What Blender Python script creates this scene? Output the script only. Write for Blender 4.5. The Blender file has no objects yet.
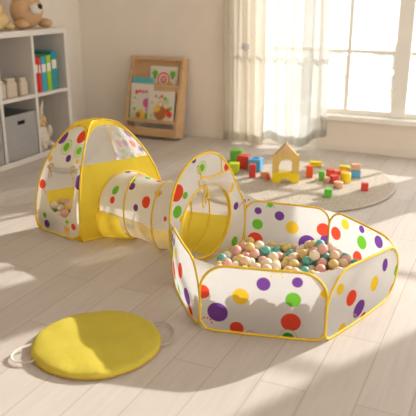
import bpy, bmesh, math, random
import numpy as np

S = bpy.context.scene
COL = S.collection
# ------------------------------------------------------------------ camera, sky, sun, exposure
cam = bpy.data.cameras.new('camera'); co = bpy.data.objects.new('camera', cam); COL.objects.link(co)
co.location = (0, 0, 1.5)
co.rotation_euler = (math.pi / 2 - .3239, 0, .4364)
cam.sensor_width = 36; cam.lens = 649 / 416 * 36
cam.clip_end = 200
cam.dof.use_dof = True; cam.dof.focus_distance = 3.55; cam.dof.aperture_fstop = 2.2
S.camera = co
W = bpy.data.worlds.new('sky'); S.world = W; W.use_nodes = True
bg = W.node_tree.nodes['Background']; bg.inputs['Color'].default_value = (.97, .99, 1.02, 1); bg.inputs['Strength'].default_value = 2.3
sun = bpy.data.lights.new('sun', 'SUN'); so = bpy.data.objects.new('sun', sun); COL.objects.link(so)
sun.energy = 9.3; sun.angle = math.radians(.9); sun.color = (1, 1, .985)
SUN_AZ = (.47, .883); SUN_EL = math.radians(27)
from mathutils import Vector
sd = Vector((SUN_AZ[0] * math.cos(SUN_EL), SUN_AZ[1] * math.cos(SUN_EL), math.sin(SUN_EL)))
so.rotation_euler = sd.to_track_quat('Z', 'Y').to_euler(); so.location = (4, 12, 6)
S.view_settings.view_transform = 'Standard'; S.view_settings.look = 'None'
S.view_settings.gamma = 1; S.view_settings.use_curve_mapping = False
S.view_settings.exposure = -.33
S.cycles.max_bounces = 10; S.cycles.transparent_max_bounces = 16
S.cycles.caustics_reflective = False; S.cycles.caustics_refractive = False
S.cycles.sample_clamp_indirect = 6

rnd = random.Random(7)
PI = math.pi
# ------------------------------------------------------------------ node helpers
def new_mat(name):
    m = bpy.data.materials.new(name); m.use_nodes = True
    nt = m.node_tree; nt.nodes.clear()
    out = nt.nodes.new('ShaderNodeOutputMaterial')
    return m, nt, out
def c4(c): return (c[0], c[1], c[2], 1)
def srgb(r, g, b):
    f = lambda v: (v / 255 / 12.92) if v / 255 <= .04045 else ((v / 255 + .055) / 1.055) ** 2.4
    return (f(r), f(g), f(b))
def noise(nt, scale, detail=3, vec=None, rough=.5):
    n = nt.nodes.new('ShaderNodeTexNoise'); n.inputs['Scale'].default_value = scale
    n.inputs['Detail'].default_value = detail; n.inputs['Roughness'].default_value = rough
    if vec is not None: nt.links.new(vec, n.inputs['Vector'])
    return n.outputs['Fac']
def ramp(nt, fac, stops):
    r = nt.nodes.new('ShaderNodeValToRGB'); el = r.color_ramp.elements
    while len(el) < len(stops): el.new(.5)
    for e, (p, c) in zip(el, stops): e.position = p; e.color = c4(c)
    nt.links.new(fac, r.inputs['Fac']); return r.outputs['Color']
def bump(nt, h, strength, dist=.01):
    b = nt.nodes.new('ShaderNodeBump'); b.inputs['Strength'].default_value = strength; b.inputs['Distance'].default_value = dist
    nt.links.new(h, b.inputs['Height']); return b.outputs['Normal']
def objco(nt):
    return nt.nodes.new('ShaderNodeTexCoord').outputs['Object']
def scaled(nt, vec, s):
    m = nt.nodes.new('ShaderNodeMapping'); m.inputs['Scale'].default_value = s
    nt.links.new(vec, m.inputs['Vector']); return m.outputs['Vector']
def plain(name, col, rough=.6, var=.08, nscale=12, bstr=0, spec=.3, stretch=None, metal=0):
    m, nt, out = new_mat(name)
    p = nt.nodes.new('ShaderNodeBsdfPrincipled')
    p.inputs['Roughness'].default_value = rough; p.inputs['Specular IOR Level'].default_value = spec; p.inputs['Metallic'].default_value = metal
    v = objco(nt)
    if stretch: v = scaled(nt, v, stretch)
    n = noise(nt, nscale, 4, v)
    lo = tuple(x * (1 - var) for x in col); hi = tuple(min(1, x * (1 + var)) for x in col)
    nt.links.new(ramp(nt, n, [(.3, lo), (.7, hi)]), p.inputs['Base Color'])
    if bstr: nt.links.new(bump(nt, n, bstr), p.inputs['Normal'])
    nt.links.new(p.outputs[0], out.inputs['Surface'])
    return m

def mixrgb(nt, fac, a, b):
    n = nt.nodes.new('ShaderNodeMix'); n.data_type = 'RGBA'
    for s, v in ((n.inputs[6], a), (n.inputs[7], b)):
        if isinstance(v, tuple): s.default_value = c4(v)
        else: nt.links.new(v, s)
    if isinstance(fac, float): n.inputs[0].default_value = fac
    else: nt.links.new(fac, n.inputs[0])
    return n.outputs[2]

DOT = dict(R=srgb(236, 82, 58), Y=srgb(246, 205, 60), P=srgb(124, 74, 160), G=srgb(120, 196, 62), DG=srgb(60, 140, 40), O=srgb(236, 160, 40), PG=srgb(190, 222, 140))
CREAM = (.79, .775, .745)
def expand(dots):
    """print motifs -> plain list of (u, v, r, colour)"""
    o = []
    for u, v, r, c in dots:
        if c.startswith('ring'):
            k = {'G': 'G', 'Y': 'O'}[c[4]]
            o += [(u, v, r, 'PG' if k == 'G' else 'O'), (u, v, r * .84, 'BASE'), (u, v, r * .68, 'PG' if k == 'G' else 'Y'), (u, v, r * .5, k if k == 'G' else 'Y')]
        elif c.startswith('sun'):
            k = c[3]
            for i in range(6):
                a = PI * (.05 + .18 * i)
                o += [(u + r * math.cos(a), v + r * math.sin(a), r * .17, k)]
                if k == 'O' : o += [(u + r * math.cos(a + PI), v + r * math.sin(a + PI), r * .17, k)]
            if k == 'O': o += [(u, v, r * .75, 'O'), (u, v, r * .45, 'Y')]
        else:
            o.append((u, v, r, c))
        if c == 'DG': o[-1:] = [(u, v, r * 1.6, 'PG'), (u, v, r * 1.4, 'BASE'), (u, v, r, 'DG')]
    return o
def fabric(name, base=CREAM, dots=(), trans=.45, clear=0.0, fade=0.0, weave=True):
    """thin nylon: diffuse + light coming through; clear = open mesh share; dots printed in UV metres"""
    m, nt, out = new_mat(name); L = nt.links.new
    uv = nt.nodes.new('ShaderNodeUVMap').outputs['UV']
    n = noise(nt, 9, 3, objco(nt))
    col = ramp(nt, n, [(.3, tuple(x * .96 for x in base)), (.7, base)])
    for u, v, r, c in expand(dots):
        d = nt.nodes.new('ShaderNodeVectorMath'); d.operation = 'DISTANCE'
        L(uv, d.inputs[0]); d.inputs[1].default_value = (u, v, 0)
        mr = nt.nodes.new('ShaderNodeMapRange'); mr.inputs['From Min'].default_value = r - .0012; mr.inputs['From Max'].default_value = r + .0012
        mr.inputs['To Min'].default_value = 1; mr.inputs['To Max'].default_value = 0
        L(d.outputs['Value'], mr.inputs['Value'])
        cc = base if c == 'BASE' else DOT[c]
        if fade: cc = tuple(a * (1 - fade) + b * fade for a, b in zip(cc, base))
        col = mixrgb(nt, mr.outputs['Result'], col, cc)
    D = nt.nodes.new('ShaderNodeBsdfDiffuse'); T = nt.nodes.new('ShaderNodeBsdfTranslucent')
    L(col, D.inputs['Color']); L(col, T.inputs['Color'])
    # soft buckles of the stretched cloth
    nb = noise(nt, 7, 2, objco(nt)); nrm = bump(nt, nb, .35, .02); L(nrm, D.inputs['Normal'])
    mx = nt.nodes.new('ShaderNodeMixShader'); mx.inputs[0].default_value = trans
    L(D.outputs[0], mx.inputs[1]); L(T.outputs[0], mx.inputs[2]); sh = mx.outputs[0]
    if clear:
        tr = nt.nodes.new('ShaderNodeBsdfTransparent'); m2 = nt.nodes.new('ShaderNodeMixShader'); m2.inputs[0].default_value = clear
        L(sh, m2.inputs[1]); L(tr.outputs[0], m2.inputs[2]); sh = m2.outputs[0]
    L(sh, out.inputs['Surface'])
    return m
# ------------------------------------------------------------------ object helpers
def tag(o, label=None, cat=None, group=None, kind=None):
    if label: o['label'] = label
    if cat: o['category'] = cat
    if group: o['group'] = group
    if kind: o['kind'] = kind
    return o
def thing(name, label, cat, loc, group=None):
    o = bpy.data.objects.new(name, None); COL.objects.link(o); o.empty_display_size = .05
    o.location = loc; return tag(o, label, cat, group)
def base_of(o):
    v = np.zeros(3)
    while o is not None: v = v + np.array(o.location); o = o.parent
    return v
class MB:
    def __init__(s): s.v, s.f, s.uv, s.sm = [], [], [], []
    def add(s, v, f, uv=None, smooth=True):
        n = len(s.v); s.v += [tuple(map(float, p)) for p in v]; s.f += [tuple(i + n for i in q) for q in f]
        s.uv += list(uv) if uv is not None else [(0, 0)] * len(v); s.sm += [smooth] * len(f); return s
    def build(s, name, mat, parent=None, loc=None, subsurf=0):
        if parent is not None: b = base_of(parent); l = (0, 0, 0)
        else: b = np.array(loc if loc is not None else (0, 0, 0), float); l = tuple(b)
        me = bpy.data.meshes.new(name); me.from_pydata([tuple(np.array(p) - b) for p in s.v], [], s.f)
        uvl = me.uv_layers.new(name='UVMap')
        idx = np.zeros(len(me.loops), dtype=np.int32); me.loops.foreach_get('vertex_index', idx)
        uvl.data.foreach_set('uv', np.array(s.uv, dtype=np.float32)[idx].ravel())
        me.polygons.foreach_set('use_smooth', s.sm)
        me.validate(); me.update()
        mats = mat if isinstance(mat, list) else [mat]
        for m in mats: me.materials.append(m)
        o = bpy.data.objects.new(name, me); COL.objects.link(o); o.location = l
        if parent is not None: o.parent = parent
        if subsurf:
            md = o.modifiers.new('sub', 'SUBSURF'); md.levels = md.render_levels = subsurf
        return o
    def box(s, a, b, bev=.004, seg=2, xf=None, taper=None):
        bm = bmesh.new(); bmesh.ops.create_cube(bm, size=1)
        a = np.array(a, float); b = np.array(b, float); c = (a + b) / 2; d = np.abs(b - a)
        for v in bm.verts: v.co = Vector((v.co.x * d[0], v.co.y * d[1], v.co.z * d[2]))
        if bev: bmesh.ops.bevel(bm, geom=bm.edges[:], offset=min(bev, d.min() * .45), segments=seg, profile=.5, affect='EDGES')
        bm.verts.index_update()
        V = [np.array(v.co) + c for v in bm.verts]
        if xf: V = [xf(p) for p in V]
        s.add(V, [[v.index for v in f.verts] for f in bm.faces], None, False); bm.free(); return s
    def grid(s, fn, nu, nv, uv=None):
        V, U = [], []
        for j in range(nv + 1):
            for i in range(nu + 1):
                p = fn(i / nu, j / nv)
                if len(p) == 2: p, u = p
                else: u = (i / nu, j / nv)
                V.append(p); U.append(u)
        F = [(j * (nu + 1) + i, j * (nu + 1) + i + 1, (j + 1) * (nu + 1) + i + 1, (j + 1) * (nu + 1) + i) for j in range(nv) for i in range(nu)]
        return s.add(V, F, U)
    def tube(s, pts, r, closed=False, seg=8, flat=None):
        P = [np.array(p, float) for p in pts]; n = len(P); V = []; up = np.array((.13, .21, .97))
        prev = None
        for i in range(n):
            a = P[(i - 1) % n] if (closed or i) else P[i]; b = P[(i + 1) % n] if (closed or i < n - 1) else P[i]
            t = b - a; t = t / (np.linalg.norm(t) + 1e-9)
            if prev is None:
                x = np.cross(t, up); 
                if np.linalg.norm(x) < .1: x = np.cross(t, (1, 0, 0))
            else: x = prev - t * (prev @ t)
            x = x / np.linalg.norm(x); prev = x; y = np.cross(t, x)
            rr = r[i] if isinstance(r, (list, tuple)) else r
            for k in range(seg):
                q = 2 * PI * k / seg
                V.append(P[i] + rr * (math.cos(q) * x + math.sin(q) * y))
        F = []
        for i in range(n if closed else n - 1):
            j = (i + 1) % n
            for k in range(seg): F.append((i * seg + k, i * seg + (k + 1) % seg, j * seg + (k + 1) % seg, j * seg + k))
        if not closed: F += [tuple(range(seg))[::-1], tuple((n - 1) * seg + k for k in range(seg))]
        return s.add(V, F)
    def ell(s, c, r, seg=24, rings=14, fn=None):
        V, F = [], []
        for j in range(rings + 1):
            a = PI * j / rings
            for i in range(seg):
                b = 2 * PI * i / seg
                d = np.array((math.sin(a) * math.cos(b), math.sin(a) * math.sin(b), math.cos(a)))
                p = d * np.array(r)
                if fn: p = fn(d, p)
                V.append(np.array(c) + p)
        for j in range(rings):
            for i in range(seg): F.append((j * seg + i, (j + 1) * seg + i, (j + 1) * seg + (i + 1) % seg, j * seg + (i + 1) % seg))
        return s.add(V, F)
    def lathe(s, c, prof, seg=48, sx=1, sy=1):
        V, F = [], []
        for r, z in prof:
            for i in range(seg):
                a = 2 * PI * i / seg; V.append((c[0] + r * math.cos(a) * sx, c[1] + r * math.sin(a) * sy, c[2] + z))
        for j in range(len(prof) - 1):
            for i in range(seg): F.append((j * seg + i, j * seg + (i + 1) % seg, (j + 1) * seg + (i + 1) % seg, (j + 1) * seg + i))
        return s.add(V, F)
    def ring(s, outer, hole, to3, n=96, m=5):
        """2-D region between a closed hole polyline and a closed outer polyline, mapped to 3-D by to3(u, v)"""
        c = np.mean(np.array(hole), axis=0)
        def hit(poly, d):
            best = None
            for i in range(len(poly)):
                a = np.array(poly[i]) - c; b = np.array(poly[(i + 1) % len(poly)]) - c; e = b - a
                den = d[0] * e[1] - d[1] * e[0]
                if abs(den) < 1e-12: continue
                t = (a[0] * e[1] - a[1] * e[0]) / den; q = (a[0] * d[1] - a[1] * d[0]) / den
                if t > 0 and -1e-6 <= q <= 1 + 1e-6 and (best is None or t > best): best = t
            return best
        V, U, F = [], [], []
        for k in range(n):
            a = 2 * PI * k / n; d = np.array((math.cos(a), math.sin(a)))
            r0, r1 = hit(hole, d), hit(outer, d)
            for j in range(m + 1):
                p = c + d * (r0 + (r1 - r0) * j / m); V.append(to3(*p)); U.append(tuple(p))
        for k in range(n):
            for j in range(m): F.append((k * (m + 1) + j, k * (m + 1) + j + 1, ((k + 1) % n) * (m + 1) + j + 1, ((k + 1) % n) * (m + 1) + j))
        return s.add(V, F, U)
def smooth_closed(pts, n=8):
    """Catmull-Rom through a closed polyline"""
    P = [np.array(p, float) for p in pts]; o = []; N = len(P)
    for i in range(N):
        a, b, c, d = P[i - 1], P[i], P[(i + 1) % N], P[(i + 2) % N]
        for k in range(n):
            t = k / n
            o.append(.5 * (2 * b + (c - a) * t + (2 * a - 5 * b + 4 * c - d) * t * t + (3 * b - a - 3 * c + d) * t ** 3))
    return o
def smooth_open(pts, n=8):
    P = [np.array(p, float) for p in pts]; P = [2 * P[0] - P[1]] + P + [2 * P[-1] - P[-2]]; o = []
    for i in range(1, len(P) - 2):
        a, b, c, d = P[i - 1:i + 3]
        for k in range(n):
            t = k / n; o.append(.5 * (2 * b + (c - a) * t + (2 * a - 5 * b + 4 * c - d) * t * t + (3 * b - a - 3 * c + d) * t ** 3))
    return o + [P[-2]]

# ------------------------------------------------------------------ materials
def floor_mat():
    m, nt, out = new_mat('washed_oak_planks'); L = nt.links.new
    sep = nt.nodes.new('ShaderNodeSeparateXYZ'); L(objco(nt), sep.inputs[0])
    ax = nt.nodes.new('ShaderNodeMath'); ax.operation = 'ADD'; ax.inputs[1].default_value = .381 + .196 * 40; L(sep.outputs['X'], ax.inputs[0])
    ay = nt.nodes.new('ShaderNodeMath'); ay.operation = 'ADD'; ay.inputs[1].default_value = 20.3; L(sep.outputs['Y'], ay.inputs[0])
    cmb = nt.nodes.new('ShaderNodeCombineXYZ'); L(ay.outputs[0], cmb.inputs['X']); L(ax.outputs[0], cmb.inputs['Y'])
    b = nt.nodes.new('ShaderNodeTexBrick'); b.offset = .37; b.offset_frequency = 2
    for k, v in (('Scale', 1), ('Mortar Size', .0022), ('Mortar Smooth', .3), ('Bias', 0), ('Brick Width', 1.35), ('Row Height', .196)): b.inputs[k].default_value = v
    A = srgb(214, 204, 194); B = srgb(206, 194, 183)
    b.inputs['Color1'].default_value = c4(A); b.inputs['Color2'].default_value = c4(B); b.inputs['Mortar'].default_value = c4(srgb(182, 164, 146))
    L(cmb.outputs[0], b.inputs['Vector'])
    g = noise(nt, 3.0, 6, scaled(nt, objco(nt), (14, .9, 1)), .6)
    gr = ramp(nt, g, [(.3, (.94, .93, .92)), (.65, (1.03, 1.02, 1.015))])
    mu = nt.nodes.new('ShaderNodeMix'); mu.data_type = 'RGBA'; mu.blend_type = 'MULTIPLY'; mu.inputs[0].default_value = 1
    L(b.outputs['Color'], mu.inputs[6]); L(gr, mu.inputs[7])
    p = nt.nodes.new('ShaderNodeBsdfPrincipled'); L(mu.outputs[2], p.inputs['Base Color'])
    p.inputs['Roughness'].default_value = .5; p.inputs['Specular IOR Level'].default_value = .35
    L(bump(nt, g, .06, .003), p.inputs['Normal']); L(p.outputs[0], out.inputs['Surface'])
    return m
def rug_mat():
    m, nt, out = new_mat('beige_wool'); L = nt.links.new
    p = nt.nodes.new('ShaderNodeBsdfPrincipled'); p.inputs['Roughness'].default_value = 1; p.inputs['Specular IOR Level'].default_value = .05
    n = noise(nt, 60, 4, objco(nt), .7); L(ramp(nt, n, [(.3, srgb(182, 168, 150)), (.7, srgb(228, 216, 200))]), p.inputs['Base Color'])
    L(bump(nt, n, .9, .012), p.inputs['Normal']); L(p.outputs[0], out.inputs['Surface']); return m
def glass_mat():
    m, nt, out = new_mat('window_glass'); L = nt.links.new
    t = nt.nodes.new('ShaderNodeBsdfTransparent'); g = nt.nodes.new('ShaderNodeBsdfGlossy'); g.inputs['Roughness'].default_value = .02
    x = nt.nodes.new('ShaderNodeMixShader'); x.inputs[0].default_value = .05
    L(t.outputs[0], x.inputs[1]); L(g.outputs[0], x.inputs[2])
    h = nt.nodes.new('ShaderNodeBsdfTranslucent'); h.inputs['Color'].default_value = (.95, .95, .93, 1)      # milky share makes the pane glow, standing in for window haze and bloom
    y = nt.nodes.new('ShaderNodeMixShader'); y.inputs[0].default_value = .17
    L(x.outputs[0], y.inputs[1]); L(h.outputs[0], y.inputs[2]); L(y.outputs[0], out.inputs['Surface']); return m
def ball_mat(name, c):
    m, nt, out = new_mat(name); L = nt.links.new
    p = nt.nodes.new('ShaderNodeBsdfPrincipled'); n = noise(nt, 6, 2, objco(nt))
    L(ramp(nt, n, [(.3, tuple(x * .95 for x in c)), (.7, c)]), p.inputs['Base Color'])
    p.inputs['Roughness'].default_value = .38; p.inputs['Specular IOR Level'].default_value = .4
    p.inputs['Subsurface Weight'].default_value = .25; p.inputs['Subsurface Radius'].default_value = (.02, .012, .008); p.inputs['Subsurface Scale'].default_value = .5
    L(p.outputs[0], out.inputs['Surface']); return m
M = {}
M['floor'] = floor_mat(); M['rug'] = rug_mat(); M['glass'] = glass_mat()
M['wall'] = plain('warm_plaster', srgb(248, 237, 222), .9, .02, 3, spec=.1)
M['ceil'] = plain('white_plaster', (.8, .77, .72), .9, .02, 3, spec=.1)
M['trim'] = plain('cream_paint', srgb(250, 245, 235), .5, .02, 5)
M['white'] = plain('white_laminate', srgb(226, 218, 208), .45, .02, 5)
M['gold'] = plain('golden_binding', srgb(246, 206, 62), .6, .06, 30, spec=.2)
M['yellow_dk'] = plain('ochre_binding', srgb(222, 178, 44), .6, .06, 30, spec=.2)
M['wood'] = plain('light_beech', srgb(224, 186, 130), .55, .10, 5, stretch=(6, 6, .8))
M['rackwood'] = plain('oak_veneer', srgb(216, 174, 128), .55, .10, 5, stretch=(1, 6, 6))
M['yellow_cloth'] = fabric('yellow_nylon', srgb(255, 230, 84), trans=.52)
M['yellow_bag'] = plain('yellow_canvas', srgb(212, 192, 74), .75, .05, 7, bstr=.5, spec=.15)
M['strap'] = plain('cream_webbing', srgb(226, 214, 196), .8, .05, 60)
M['greystrap'] = plain('clear_grey_webbing', srgb(186, 168, 148), .7, .05, 60)
M['grey'] = plain('grey_felt', srgb(168, 164, 160), .9, .05, 40, bstr=.15, spec=.1)
M['dark'] = plain('slot_shade_dark', srgb(30, 26, 24), .9)  # near-black colour for the shade inside the hand slots
M['plush'] = plain('brown_plush', srgb(212, 172, 130), 1, .08, 60, bstr=.6, spec=.05)
M['plushlight'] = plain('tan_plush', srgb(226, 194, 140), 1, .08, 60, bstr=.6, spec=.05)
M['plushwhite'] = plain('cream_plush', srgb(228, 214, 196), 1, .05, 60, bstr=.5, spec=.05)
M['black'] = plain('black_felt', srgb(26, 20, 22), .6)
M['beige'] = plain('beige_wood', srgb(208, 192, 170), .7, .04, 20)
def paint(name, c): M[name] = plain(name + '_paint', srgb(*c), .45, .04, 20, spec=.35)
for k, c in dict(red=(228, 74, 62), orange=(240, 92, 30), green=(112, 200, 70), lime=(190, 210, 40), blue=(96, 176, 222), yellow=(244, 212, 30), pinkwood=(226, 176, 140), paleyellow=(226, 190, 104), teal=(40, 150, 160), darkgreen=(30, 110, 90), bookred=(206, 40, 50), booklime=(160, 200, 40), bookblue=(64, 168, 190), paper=(236, 228, 212), cyan=(96, 190, 196)).items(): paint(k, c)
# ---- shared shape definitions (metres) ----
HEX = [(-1.17, 2.42), (-.612, 2.55), (-.415, 3.20), (-.87, 3.55), (-1.39, 3.52), (-1.555, 2.87)]   # FL FR R BR BL L
PHS = {0: (.333, .333), 1: (.335, .285), 2: (.275, .290), 3: (.288, .285), 4: (.30, .30), 5: (.325, .325)}   # rim height at both ends of each panel
TL, TF, TR = np.array((-2.745, 3.195)), np.array((-2.318, 3.090)), np.array((-2.02, 3.655))
TB = TL + TR - TF; TC = (TL + TR) / 2 + np.array((.0, -.01))
TH = .72
def tk(z):
    k = max(0.0, 1 - (max(z, 0) / .78) ** 2.5) ** .83
    if z > .694: k *= max(0.0, 1 - ((z - .694) / (TH - .694)) ** 2) ** .5
    return k
def tent_pt(A, B, s, z):
    k = tk(z); P = A + (B - A) * s; q = TC + (P - TC) * k
    return (q[0], q[1], z)
TA = np.array((-1.481, 3.16)); 
AX = [((-1.481, 3.16, .25), .222), ((-1.80, 3.255, .208), .205), ((-2.05, 3.355, .205), .203), ((-2.165, 3.395, .205), .204)]
def tun(l, th):
    # l in 0..3 between rings, th: 0 = up, positive towards the camera side
    i = min(int(l), 2); t = l - i
    (a, ra), (b, rb) = AX[i], AX[i + 1]
    a = np.array(a); b = np.array(b); c = a + (b - a) * t; r = ra + (rb - ra) * t - .012 * 4 * t * (1 - t)
    w = min(1.0, l / .8); side = np.array((-.25, -.968, 0.)) * (1 - w) + np.array((.08, -.997, 0.)) * w
    if l > 2: side = np.array((.08, -.997, 0.)) * (3 - l) + np.array((-.47, -.88, 0.)) * (l - 2)
    side /= np.linalg.norm(side)
    p = c + r * (np.cos(th) * np.array((0, 0, 1.)) + np.sin(th) * side)
    p[2] = max(p[2], .006)
    return p
# ------------------------------------------------------------------ the room
WY, WX, SX = 6.2, -4.47, -3.93
MB().box((-4.6, -3, -.06), (5, 6.4, 0), 0).build('floor', M['floor'])['kind'] = 'structure'
MB().box((-4.6, -3, 3.5), (5, 6.4, 3.56), 0).build('ceiling', M['ceil'])['kind'] = 'structure'
MB().box((WX - .1, -3, 0), (WX, 6.36, 3.5), 0).build('wall_left', M['wall'])['kind'] = 'structure'
MB().box((WX - .1, -3.1, 0), (5, -3, 3.5), 0).build('wall_front', M['wall'])['kind'] = 'structure'
D1, W1, W2 = (-2.56, -1.70), (-1.70, -.18), (.32, 1.63)
SILL, HEAD = .31, 3.2
w = MB()
w.box((WX, WY, 0), (D1[0], WY + .16, SILL), 0); w.box((D1[1], WY, 0), (3.6, WY + .16, SILL), 0); w.box((WX, WY, HEAD), (3.6, WY + .16, 3.5), 0)
w.box((WX, WY, SILL), (D1[0], WY + .16, HEAD), 0); w.box((W1[1], WY, SILL), (W2[0], WY + .16, HEAD), 0); w.box((W2[1], WY, SILL), (3.6, WY + .16, HEAD), 0)
w.build('wall_back', M['wall'])['kind'] = 'structure'
MB().box((WX, WY - .014, 0), (D1[0], WY, .07), .004).box((D1[1], WY - .014, 0), (3.6, WY, .07), .004).build('baseboard_back', M['wall'])['kind'] = 'structure'
MB().box((WX, -.5, 0), (WX + .014, WY - .014, .07), .004).build('baseboard_left', M['wall'])['kind'] = 'structure'
def window(n, x0, x1, posts, thin):
    f = MB(); y0, y1 = WY + .03, WY + .10
    for a, b in ((x0, x0 + .03), (x1 - .05, x1)): f.box((a, y0, SILL + .05), (b, y1, HEAD), .004)
    f.box((x0, y0, HEAD - .05), (x1, y1, HEAD), .004); f.box((x0, y0, SILL + .045), (x1, y1, SILL + .10), .004)
    for a, b in posts: f.box((a, y0 - .015, SILL + .05), (b, y1 + .01, HEAD), .005)
    for x in thin: f.box((x - .017, y0 + .01, SILL + .05), (x + .017, y1 - .01, HEAD), .004)
    for z in (.955, 1.62, 2.28, 2.86): f.box((x0, y0 + .012, z - .015), (x1, y1 - .012, z + .015), .004)
    o = f.build('window_%d' % n, M['trim']); o['kind'] = 'structure'
    g = MB().box((x0 + .02, WY + .062, SILL + .06), (x1 - .02, WY + .066, HEAD - .02), 0).build('glass_pane', M['glass'], o)
    s = MB().box((x0, WY - .07, SILL), (x1 + .02, WY + .15, SILL + .048), .006).build('window_sill', M['trim'], o)
dm = MB()
for a, b in ((D1[0], D1[0] + .07), (D1[1] - .028, D1[1])): dm.box((a, WY + .03, .02), (b, WY + .1, HEAD), .004)
for z in (.02, HEAD - .06): dm.box((D1[0], WY + .035, z), (D1[1], WY + .095, z + .06), .004)
dm.box((D1[0], WY + .05, .94), (D1[1], WY + .08, .97), .004)
dm = dm.build('added_door_1', M['trim']); dm['kind'] = 'structure'  # unseen door, added behind the sheer so sun brightens its lower part
MB().box((D1[0], WY, -.01), (D1[1], WY + .16, .02), .003).build('threshold', M['trim'], dm)
MB().box((D1[0] + .02, WY + .062, .04), (D1[1] - .02, WY + .066, HEAD - .02), 0).build('glass_pane', M['glass'], dm)
window(1, *W1, [(-1.01, -.875)], [-1.44, -.50])
window(2, *W2, [], [])
# outside: sunlit terrace and pale planting far behind the glass
MB().box((-40, 6.5, -.35), (40, 60, -.3), 0).build('ground', plain('pale_terrace', (.78, .76, .70), .9, .05, 1))['kind'] = 'structure'
leafm = fabric('pale_leaf', (.24, .29, .17), trans=.5)
def shrub(cx, cy, h, w_, seed, label):
    r = random.Random(seed); m = MB()
    for i in range(420):
        a = r.uniform(0, 2 * PI); e = math.acos(r.uniform(-.2, 1)); k = r.uniform(.75, 1.05)
        p = np.array((cx + w_ * k * math.sin(e) * math.cos(a), cy + w_ * k * math.sin(e) * math.sin(a), -.3 + h * (.25 + .72 * k * math.cos(e))))
        t = np.array((r.gauss(0, 1), r.gauss(0, 1), r.gauss(0, .6))); t /= np.linalg.norm(t); q = np.cross(t, (r.gauss(0, 1), r.gauss(0, 1), 1)); q /= np.linalg.norm(q)
        l = r.uniform(.08, .14)
        m.add([p - t * l, p + q * l * .45, p + t * l, p - q * l * .45], [(0, 1, 2, 3)])
    root = thing('garden_shrub', label, 'shrub', (cx, cy, -.3), 'shrubs beyond the window')
    m.build('foliage', leafm, root)
    s = MB()
    for k in range(5):
        a = k * 1.3; s.tube([(cx, cy, -.3), (cx + .1 * math.cos(a), cy + .1 * math.sin(a), -.3 + h * .4), (cx + .5 * w_ * math.cos(a), cy + .5 * w_ * math.sin(a), -.3 + h * .75)], .025, seg=5)
    s.build('stem', M['wood'], root)
shrub(-2.75, 10.4, .95, .5, 1, 'pale shrub outside the glass beside the sheer curtain')
shrub(-1.9, 11.6, .9, .55, 2, 'pale shrub outside seen low between the two window posts')

# ------------------------------------------------------------------ curtains
def sheer_mat(name, c, clear, trans):
    return fabric(name, c, trans=trans, clear=clear)
cr = thing('curtain_rod', 'wooden curtain rod above the window', 'curtain rod', (-1.2, WY - .10, 3.0))
MB().tube([(-2.75, WY - .10, 3.0), (1.9, WY - .10, 3.0)], .014).build('pole', M['wood'], cr)
for x in (-2.7, .05, 1.85): MB().box((x - .012, WY - .1, 2.985), (x + .012, WY, 3.015), .003).build('bracket', M['wood'], cr)
def curtain(name, x0, x1, y, folds, amp, mat, label, hem, seed, top=2.985):
    r = random.Random(seed); ph = [r.uniform(0, 6) for _ in range(4)]
    root = thing(name, label, 'curtain', ((x0 + x1) / 2, y, hem(.5)))
    def fn(u, v):
        z0 = hem(u); z = z0 + (top - z0) * v
        sp = 1 + .04 * (1 - v) * math.sin(3 * v + ph[0])
        x = x0 + (x1 - x0) * (.5 + (u - .5) * sp) + .012 * math.sin(9 * u + 4 * v + ph[1])
        yy = y + amp * math.sin(2 * PI * folds * u + .5 * math.sin(2.2 * v + ph[2])) * (.8 + .3 * math.sin(7 * u + ph[3])) + .25 * amp * math.sin(2 * PI * folds * 2.3 * u + 3 * v)
        return (x, yy, z)
    m = MB().grid(fn, 150, 40).build('cloth_panel', mat, root)
    hm = MB().grid(lambda u, v: tuple(np.array(fn(u, v * .03)) + (0, -.003, 0)), 150, 2).build('hem', mat, root)
    return root
dr = curtain('drape', -2.66, -2.24, WY - .10, 4, .032, fabric('beige_linen', (.76, .69, .58), trans=.35), 'opaque beige drape hanging at the left end of the window', lambda u: .012 + .01 * math.sin(5 * u), 3)
curtain('sheer_curtain', -2.225, -1.60, WY - .105, 4.5, .028, sheer_mat('sheer_voile', (.64, .615, .55), .12, .5), 'sheer white floor length curtain glowing in front of the window',
        lambda u: .03 + .05 * max(0, math.sin(9 * u + .5)) ** 2 + .13 * max(0, (u - .72) / .28) ** 1.2, 8)
kx, ky, kz = -2.415, WY - .150, .975
kn = MB()
pr = [(.001, 0), (.040, 0), (.044, .006), (.036, .014), (.001, .018)]
kn.add([(kx + r * math.cos(2 * PI * i / 24), ky - z, kz + r * math.sin(2 * PI * i / 24)) for r, z in pr for i in range(24)],
       [(j * 24 + i, j * 24 + (i + 1) % 24, (j + 1) * 24 + (i + 1) % 24, (j + 1) * 24 + i) for j in range(4) for i in range(24)])
tag(kn.build('tieback_button', plain('grey_knob', srgb(238, 232, 230), .4), dr), 'grey round button')
# ------------------------------------------------------------------ rug
rug = MB().lathe((-1.57, 4.98, 0), [(.001, .0), (.81, 0), (.837, .003), (.845, .010), (.837, .017), (.81, .02), (.4, .0205), (.001, .021)], 96).build('round_rug', M['rug'], loc=(-1.57, 4.98, 0))
tag(rug, 'round beige wool rug under the wooden blocks', 'rug')
RZ = .0215
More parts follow.
